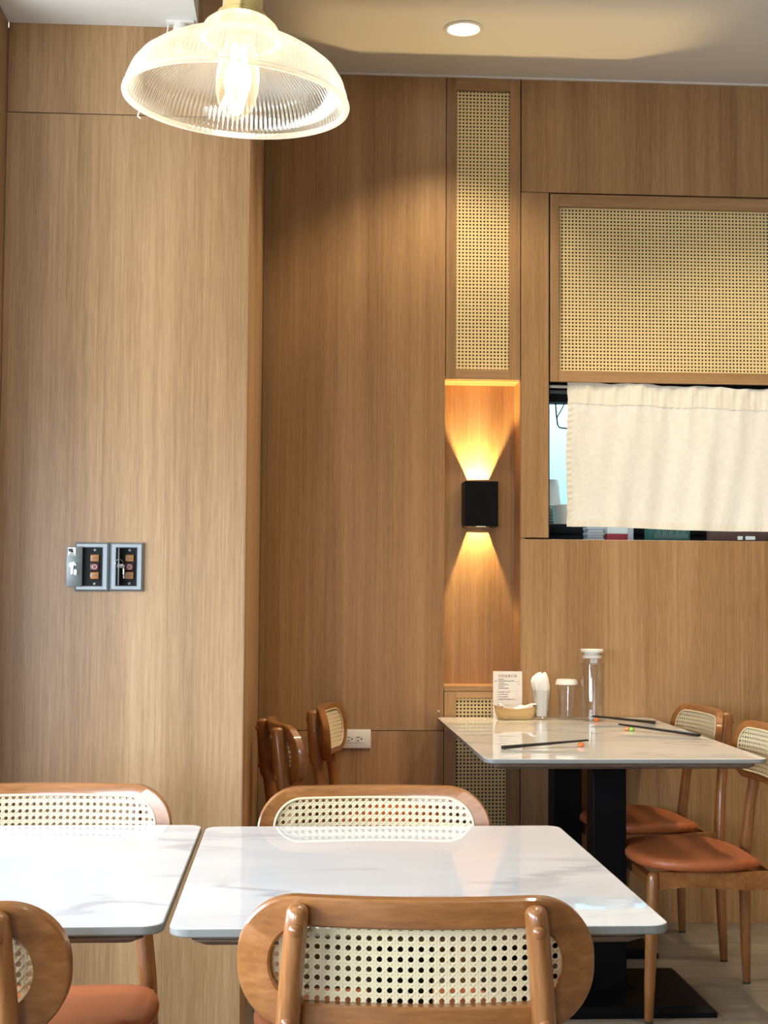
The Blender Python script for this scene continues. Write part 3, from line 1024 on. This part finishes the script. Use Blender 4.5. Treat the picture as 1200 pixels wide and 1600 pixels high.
ot = thing('wall_outlet', (0.2285, WY, 0.6705), 'white double socket plate on the back wall beside the empty chairs', 'outlet')
MB().box(-0.0555, 0.0555, -0.009, -0.0003, -0.034, 0.034, bev=0.003).build('cover_plate', M['white_plastic'], ot, 40)
for cx in (-0.020, 0.014):
    o = MB().box(cx - 0.015, cx + 0.013, -0.0105, -0.009, -0.0125, 0.0125, bev=0.0006).build('receptacle', M['white_plastic'], ot)
    s = MB()
    s.box(cx - 0.010, cx + 0.000, -0.0109, -0.0104, 0.005, 0.0075)
    s.box(cx - 0.010, cx - 0.001, -0.0109, -0.0104, -0.0075, -0.005)
    s.lathe([(0.0028, 0), (0.0028, 0.0005)], 12, (0, 0, 0))
    for k in range(len(s.v) - 24, len(s.v)):
        x_, y_, z_ = s.v[k]
        s.v[k] = (cx + 0.007 + x_, -0.0104 - z_, y_)
    s.build('slots', M['ink'], o)

# ================================================================== CURTAIN AND HATCH CONTENT
rod = thing('curtain_rod', (0, 0, 0), 'thin pale tension rod across the top of the kitchen hatch', 'curtain rod')
MB().tube([(WX0 + 0.006, 5.336, 1.975), (WX1 - 0.001, 5.336, 1.965)], 0.006, 10).build('rod', M['white_plastic'], rod, 40)
cu = thing('curtain', (0, 0, 0), 'cream linen half curtain covering the kitchen hatch', 'curtain')


def curtain_pt(s, q):
    """s 0..1 across, q 0..1 down"""
    x = 1.009 + s * 1.25
    ztop = 1.992 - 0.018 * min(1, s / 0.6) + 0.0025 * math.sin(s * 31 + 1) + 0.0015 * math.sin(s * 83)
    zbot = 1.451 - 0.014 * min(1, s / 0.6) + 0.002 * math.sin(s * 12)
    z = ztop + (zbot - ztop) * q
    y = 5.318 + q * 0.004
    fold = 0.0055 * math.sin(s * 24 + q * 1.4) + 0.004 * math.sin(s * 43 + 2 - q * 2.2) + 0.0028 * math.sin(s * 77 + q * 5 + 1)
    y += fold * (0.4 + 0.6 * q) * 1.25
    y += 0.0018 * math.sin(s * 160 + 3 * math.sin(q * 7)) * (1 - q) ** 2
    x += 0.003 * math.sin(q * 9) * (1 - s) + 0.0012 * math.sin(q * 64) * max(0, 1 - s * 60) - 0.003 * q
    return x, y, z


def sheet(name, s0, s1, q0, q1, ns, nq, off, m, parent, th=0.0016, puck=0.0, along='s'):
    rows = []
    for side in (0, 1):
        for j in range(nq + 1):
            rowp = []
            for i in range(ns + 1):
                s, q = s0 + (s1 - s0) * i / ns, q0 + (q1 - q0) * j / nq
                x, y, z = curtain_pt(s, q)
                y += off + (th if side else 0)
                if puck:
                    y += puck * math.sin((s * 1.25 if along == 's' else q * 0.54) * 2 * PI / 0.022 + 3 * math.sin(s * 30))
                rowp.append((x, y, z))
            rows.append(rowp)
    n = ns + 1
    vs = [p for r_ in rows for p in r_]
    fs = []
    o = (nq + 1) * n
    for j in range(nq):
        for i in range(ns):
            a = j * n + i
            fs.append((a, a + n, a + n + 1, a + 1))
            fs.append((o + a, o + a + 1, o + a + n + 1, o + a + n))
    for i in range(ns):
        fs.append((i, i + 1, o + i + 1, o + i))
        a = nq * n + i
        fs.append((a, o + a, o + a + 1, a + 1))
    for j in range(nq):
        a = j * n
        fs.append((a, o + a, o + a + n, a + n))
        a = j * n + ns
        fs.append((a, a + n, o + a + n, o + a))
    return MB().add(vs, fs).build(name, m, parent, 60)


sheet('cloth', 0.0, 1.0, 0.0, 1.0, 200, 70, 0.0, M['linen'], cu)
sheet('top_hem', 0.001, 1.0, 0.012, 0.150, 240, 16, -0.0012, M['linen_hem'], cu, 0.0014, 0.0011)
sheet('bottom_hem', 0.001, 1.0, 0.945, 0.999, 240, 8, -0.0012, M['linen_hem'], cu, 0.0014, 0.0008)
sheet('side_hem', 0.0008, 0.016, 0.15, 0.945, 6, 110, -0.0012, M['linen_hem'], cu, 0.0014, 0.0008, 'q')

# counter in the kitchen, cups on it
kc = thing('kitchen_counter', (1.55, 5.70, 0), 'black counter behind the kitchen hatch, under the paper cups', 'counter')
MB().box(-0.64, 0.9, -0.17, 0.25, 0, 1.43).build('cabinet_body', M['black_soft'], kc)
MB().box(-0.66, 0.92, -0.19, 0.27, 1.43, 1.470, bev=0.004).build('worktop', M['black_metal'], kc, 30)


def cup_shell(h, rb, rt, th=0.0012):
    """inverted cup: mouth down at z=0"""
    return [(rt, 0.0), (rt + 0.0025, 0.002), (rt + 0.001, 0.005), (rt - 0.0005, 0.006), (rb, h - 0.004), (rb - 0.002, h), (rb - 0.004, h - 0.001), (rb - 0.004, h - 0.005), (0.001, h - 0.006),
            (0.001, h - 0.0075), (rb - 0.005, h - 0.0075), (rt - 0.002, 0.006), (rt - 0.0015, 0.0)]


NCUP = 7
c_first = None
for k in range(NCUP):
    z = 1.4705 + k * 0.0125
    lab = 'topmost grey paper cup, upside down on the stack in the hatch' if k == NCUP - 1 else '%s grey paper cup from the bottom of the upside-down stack in the hatch' % ('first', 'second', 'third', 'fourth', 'fifth', 'sixth')[k]
    if c_first is None:
        c_first = tag(MB().lathe(cup_shell(0.106, 0.034, 0.043), 36, close=True).build('paper_cup', M['cup_grey'], None, 40), lab, 'cup', 'grey paper cups in the nested stack')
        c_first.location = (1.006, 5.668, z)
    else:
        c = c_first.copy()
        COL.objects.link(c)
        c.location = (1.006, 5.668, z)
        c['label'] = lab
o = tag(MB().lathe([(0.001, 0.001), (0.040, 0.001), (0.041, 0.0), (0.047, 0.068), (0.0485, 0.070), (0.050, 0.073), (0.0485, 0.076), (0.0465, 0.0755), (0.046, 0.068), (0.039, 0.004), (0.001, 0.004)], 40, close=True).build('paper_bowl', M['bowl_beige'], None, 40),
        'beige paper bowl on the hatch counter beside the curtain edge', 'bowl')
o.location = (1.045, 5.572, 1.4705)
# wire hook hanging from the hatch frame
o = tag(MB().tube([(0.985, 5.43, 1.925), (0.988, 5.43, 1.88), (0.993, 5.43, 1.842), (1.000, 5.43, 1.832), (1.035, 5.43, 1.828), (1.05, 5.43, 1.835), (1.06, 5.43, 1.925)], 0.0028, 8)
        .tube([(0.99, 5.43, 1.87), (1.01, 5.43, 1.905), (1.02, 5.43, 1.925)], 0.0022, 8).build('wire_rack', M['black_metal'], None, 60), 'black bent wire rack hanging in the blue gap of the hatch', 'rack')
# small things on the sill, colours darkened for the shade behind the curtain
for k in range(5):
    o = tag(box('paper_pad', 1.095 + 0.003 * (k % 2), 1.158 + 0.004 * ((k + 1) % 2), 5.385, 5.46, 1.4015 + k * 0.0105, 1.4015 + k * 0.0105 + 0.010, M['shaded_paper'], None, 0.001), '%s folded paper from the bottom of the small pile on the hatch sill' % ('first', 'second', 'third', 'fourth', 'fifth')[k], 'paper', 'folded papers on the hatch sill')
t = thing('carton', (1.222, 5.42, 1.4015), 'red and white carton on the hatch sill under the curtain', 'carton')
MB().box(-0.048, 0.030, -0.03, 0.03, 0, 0.027, bev=0.001).build('red_band', M['red_box'], t)
MB().box(-0.048, 0.030, -0.03, 0.03, 0.0271, 0.07, bev=0.001).build('body', M['cup_grey'], t)
MB().box(0.0305, 0.052, -0.03, 0.03, 0, 0.07, bev=0.001).build('end_flap', M['shaded_paper'], t)
t = thing('teal_binder', (1.415, 5.42, 1.4015), 'teal box file on the hatch sill under the curtain', 'binder')
MB().box(-0.085, 0.075, -0.03, 0.03, 0, 0.075, bev=0.002).build('body', M['teal'], t)
b = MB()
for k in range(16):
    b.box(-0.060 + k * 0.008, -0.060 + k * 0.008 + 0.004, -0.0305, -0.0300, 0.012, 0.012 + 0.03 * (0.5 + 0.5 * abs(math.sin(k * 2.1))))
b.build('print', M['steel_dark'], t)
t = thing('serving_board', (1.70, 5.42, 1.4015), 'dark brown box with two white spots at the right end of the hatch sill', 'box')
MB().box(-0.13, 0.30, -0.03, 0.03, 0, 0.06, bev=0.002).build('body', M['brown_board'], t)
for x0, x1 in ((-0.028, -0.008), (0.002, 0.040)):
    MB().box(x0, x1, -0.034, -0.030, 0.008, 0.022, bev=0.0018).build('white_knob', M['white_plastic'], t)

# ================================================================== ON THE FAR TABLE
TZ = 0.7502
# tray: boat-shaped wooden tray with a folded napkin in it
tr = thing('wooden_tray', (0.798, 5.205, TZ), 'boat-shaped light wooden tray with white napkins in front of the menu card', 'tray')
rs = []
n = 48
for sx, sy, z, lift in ((0.058, 0.026, 0.0, 0), (0.064, 0.030, 0.003, 0), (0.072, 0.037, 0.022, 0.3), (0.0765, 0.0405, 0.040, 1), (0.0735, 0.0375, 0.040, 1), (0.069, 0.034, 0.022, 0.3), (0.060, 0.028, 0.006, 0), (0.02, 0.01, 0.006, 0)):
    ring = []
    for k in range(n):
        a = 2 * PI * k / n
        c, d = math.cos(a), math.sin(a)
        x_ = sx * abs(c) ** 0.75 * (1 if c > 0 else -1)
        y_ = sy * abs(d) ** 0.75 * (1 if d > 0 else -1)
        ring.append((x_, y_, z + lift * 0.010 * (x_ / 0.076) ** 2 * (1 if x_ < 0 else 1.1)))
    rs.append(ring)
MB().rings(rs).build('tray_body', M['tray_wood'], tr, 40)
vs, fs = [], []
for side in (0, 1):
    for j in range(9):
        for i in range(25):
            u, v = i / 24, j / 8
            x_ = -0.060 + 0.132 * u
            y_ = -0.026 + 0.050 * v
            z_ = 0.043 + 0.010 * (2 * u - 1) ** 2 + 0.006 * max(0, u - 0.6) / 0.4 + 0.0035 * math.sin(u * 9 + v * 2) + 0.002 * math.sin(u * 23)
            vs.append((x_, y_, z_ - 0.006 * side - (0.028 * side if 0.12 < u < 0.9 else 0)))
for j in range(8):
    for i in range(24):
        a = j * 25 + i
        fs += [(a, a + 1, a + 26, a + 25), (225 + a, 225 + a + 25, 225 + a + 26, 225 + a + 1)]
for i in range(24):
    fs += [(i, 225 + i, 225 + i + 1, i + 1), (200 + i, 200 + i + 1, 425 + i + 1, 425 + i)]
for j in range(8):
    a = j * 25
    fs += [(a, a + 25, 225 + a + 25, 225 + a), (a + 24, 225 + a + 24, 225 + a + 49, a + 49)]
tag(MB().add(vs, fs).build('folded_napkin', M['paper'], None, 60, (0.798, 5.205, TZ)), 'white folded napkins lying in the boat-shaped tray', 'napkin')

# menu card with its print
mc = thing('menu_card', (0.780, 5.272, TZ), 'white printed menu card standing behind the wooden tray', 'menu card')
MB().box(-0.0535, 0.0535, -0.001, 0.001, 0.0, 0.168, bev=0.0004).build('card', M['card'], mc)
MB().box(-0.030, 0.030, -0.012, 0.012, 0.0, 0.006, bev=0.001).build('foot', M['glass'], mc)
cv = bpy.data.curves.new('title', 'FONT')
cv.body = '月餅盒單訂製'
cv.size = 0.0105
cv.space_character = 1.22
cv.align_x = 'CENTER'
cvo = bpy.data.objects.new('title', cv)
COL.objects.link(cvo)
dg = bpy.context.evaluated_depsgraph_get()
me = bpy.data.meshes.new_from_object(cvo.evaluated_get(dg))
bpy.data.objects.remove(cvo)
me.materials.clear()
me.materials.append(M['ink_red'])
to = bpy.data.objects.new('title', me)
COL.objects.link(to)
to.parent = mc
to.location = (0.0, -0.0012, 0.147)
to.rotation_euler = (PI / 2, 0, 0)


def print_lines(name, rows, m, parent, y=-0.0013):
    """rows of tiny broken strokes standing for print too small to read in the photograph"""
    b = MB()
    for (x0, x1, z, h, kind) in rows:
        x = x0
        while x < x1:
            w = random.uniform(0.0012, 0.0030)
            b.box(x, min(x + w, x1), y, y + 0.0003, z - h * random.uniform(0.3, 0.5), z + h * random.uniform(0.3, 0.5))
            x += w + random.uniform(0.0004, 0.0010)
    return b.build(name, m, parent)


X0 = -0.0535
rows = []
for zz, l1, l2 in ((0.139, 0.022, 0.057), (0.126, 0.022, 0.036), (0.113, 0.021, 0.037)):
    rows.append((X0 + 0.019, X0 + 0.019 + l1, zz, 0.0028, 0))
    rows.append((X0 + 0.020, X0 + 0.020 + l2, zz - 0.0062, 0.0032, 0))
rows += [(X0 + 0.019, X0 + 0.044, 0.0925, 0.003, 0), (X0 + 0.019, X0 + 0.055, 0.0840, 0.003, 0), (X0 + 0.019, X0 + 0.055, 0.0755, 0.003, 0), (X0 + 0.019, X0 + 0.062, 0.067, 0.0032, 0)]
print_lines('print_rows', rows, M['ink'], mc)
print_lines('red_print', [(X0 + 0.0055, X0 + 0.015, 0.1325, 0.003, 0), (X0 + 0.046, X0 + 0.062, 0.0925, 0.0028, 0), (X0 + 0.062, X0 + 0.082, 0.067, 0.0028, 0)], M['ink_red'], mc)
b = MB()
for x0, x1, z0, z1 in ((0.014, 0.088, 0.0970, 0.0974), (0.014, 0.088, 0.0620, 0.0624), (0.014, 0.0144, 0.062, 0.0974), (0.0876, 0.088, 0.062, 0.0974)):
    b.box(X0 + x0, X0 + x1, -0.0013, -0.001, z0, z1)
b.build('print_border', M['ink_soft'], mc)
b = MB()
for x0, z0, x1, z1 in ((0.083, 0.1285, 0.098, 0.1315), (0.088, 0.117, 0.099, 0.124)):
    b.tube([(X0 + x0, -0.0011, z0), (X0 + (x0 + x1) / 2, -0.0011, (z0 + z1) / 2 + 0.001), (X0 + x1, -0.0011, z1)], 0.0006, 5)
b.build('pen_marks', M['ink_soft'], mc)

# glass full of napkins
g = thing('napkin_glass', (0.893, 5.205, TZ), 'drinking glass stuffed with white paper napkins', 'glass')
MB().lathe([(0.001, 0.0), (0.024, 0.0), (0.026, 0.002), (0.0335, 0.105), (0.0328, 0.1055), (0.032, 0.105), (0.0245, 0.010), (0.001, 0.009)], 36, close=True).build('tumbler', M['glass'], g, 40)
b = MB()
rs = []
n = 40
for z, r, dx, f in ((0.011, 0.019, 0.0, 0.0), (0.05, 0.022, 0.0, 0.10), (0.095, 0.026, 0.0, 0.12), (0.118, 0.0305, -0.003, 0.08), (0.135, 0.031, -0.006, 0.08), (0.150, 0.026, -0.005, 0.10), (0.162, 0.016, 0.0, 0.15), (0.166, 0.008, 0.004, 0.15), (0.160, 0.003, 0.0, 0)):
    rs.append([(dx + r * math.cos(2 * PI * k / n) * (1 + f * math.sin(k * 2 * PI / n * 9 + z * 30)), 0.62 * r * math.sin(2 * PI * k / n) * (1 + f * math.sin(k * 2 * PI / n * 7)), z + 0.004 * math.cos(2 * PI * k / n * 2 + 1) * (z > 0.11)) for k in range(n)])
b.rings(rs)
tag(b.build('napkin_bundle', M['paper'], None, 50, (0.893, 5.205, TZ)), 'bundle of white paper napkins sticking out of the glass beside the tray', 'napkin')
b = MB()

# stacked tumblers with a white lid
g = thing('lidded_glass', (0.984, 5.20, TZ), 'clear faceted tumbler with a white lid beside the carafe', 'glass')


def facet(a, r, z):
    return -0.0012 * abs(math.sin(5 * a)) if 0.015 < z < 0.12 else 0


po = [(0.001, 0.0), (0.025, 0.0), (0.0268, 0.003), (0.0285, 0.044), (0.0305, 0.046), (0.0305, 0.049), (0.0295, 0.050), (0.0315, 0.084), (0.0335, 0.086), (0.0335, 0.089), (0.0325, 0.090), (0.0350, 0.124)]
pi_ = [(0.0335, 0.124), (0.0305, 0.088), (0.0270, 0.046), (0.0240, 0.009), (0.001, 0.008)]
MB().lathe(po + pi_, 60, rib=facet, close=True).build('tumbler', M['glass'], g, 30)
MB().lathe([(0.001, 0.125), (0.0405, 0.125), (0.0415, 0.1275), (0.0365, 0.1425), (0.034, 0.1445), (0.001, 0.1445)], 36).build('lid', M['white_plastic'], g, 40)

# carafe
g = thing('glass_carafe', (1.068, 5.16, TZ), 'tall clear glass carafe with a white stopper', 'carafe')
po = [(0.001, 0.0), (0.039, 0.0), (0.042, 0.004), (0.042, 0.196), (0.0405, 0.203), (0.030, 0.206), (0.0305, 0.222)]
pi_ = [(0.0285, 0.222), (0.028, 0.207), (0.0375, 0.203), (0.0395, 0.195), (0.0395, 0.010), (0.001, 0.008)]
MB().lathe(po + pi_, 44, close=True).build('bottle', M['glass'], g, 35)
MB().lathe([(0.001, 0.222), (0.033, 0.222), (0.0345, 0.225), (0.0345, 0.231), (0.028, 0.233), (0.026, 0.242), (0.040, 0.2435), (0.041, 0.246), (0.041, 0.252), (0.039, 0.2545), (0.001, 0.2545)], 36).build('stopper', M['white_plastic'], g, 35)
MB().lathe([(0.0415, 0.196), (0.0428, 0.197), (0.0428, 0.2), (0.041, 0.2015)], 40, close=True).build('shoulder_ring', M['glass'], g, 40)
MB().box(-0.012, 0.012, -0.028, -0.0262, 0.206, 0.221, bev=0.0006).build('spout_tab', M['white_plastic'], g)


def chopsticks(a, b, rest, label, rlabel, two=False):
    """a: thin end, b: thick end (table plane), lying on a small rest near the thin end"""
    a, b, rest = Vector((*a, 0)), Vector((*b, 0)), Vector((*rest, 0))
    d = (b - a)
    L = d.length
    t = thing('chopsticks', (a.x, a.y, TZ), label, 'chopsticks', 'black chopstick pairs on the far table', rz=math.atan2(d.y, d.x))
    for s in (-1, 1):
        rs = []
        for k in range(8):
            q = k / 7
            r_ = 0.0027 + 0.0022 * q
            x_ = L * q
            zc = 0.0190 + (0.0052 - 0.0190) * q
            yy = s * (0.0034 + 0.0023 * q)
            rs.append([(x_, yy + r_ * math.cos(PI / 4 + w * PI / 4), zc + r_ * math.sin(PI / 4 + w * PI / 4)) for w in range(8)])
        MB().rings(rs).build('stick', M['lacquer'], t, 30)
    r = thing('chopstick_rest', (rest.x, rest.y, TZ), rlabel, 'chopstick rest', 'small glazed chopstick rests', rz=t.rotation_euler[2])
    def blob(nm, x_, m, w=0.011):
        prof = [(0.0005, 0.0), (0.006, 0.0), (0.0098, 0.004), (0.0098, 0.008), (0.0075, 0.0115), (0.0035, 0.013), (0.0005, 0.0128)]
        MB().lathe(prof, 20, (x_, 0, 0)).build(nm, M[m], r, 60)
    if two:
        blob('carrot_half', -0.007, 'pale_orange_glaze')
        blob('leaf_half', 0.0118, 'green_glaze')
    else:
        blob('rest_body', 0, 'orange_glaze')
    return t


chopsticks((1.055, 5.13), (1.262, 5.02), (1.075, 5.1195), 'black chopsticks lying nearest the carafe', 'orange rest under the chopsticks by the carafe')
chopsticks((1.085, 4.80), (1.289, 4.57), (1.110, 4.7715), 'black chopsticks at the right edge of the far table', 'orange and green rest under the chopsticks at the right table edge', True)
chopsticks((0.872, 4.275), (0.607, 4.200), (0.850, 4.269), 'black chopsticks at the front left of the far table', 'orange rest under the chopsticks at the front left of the far table')
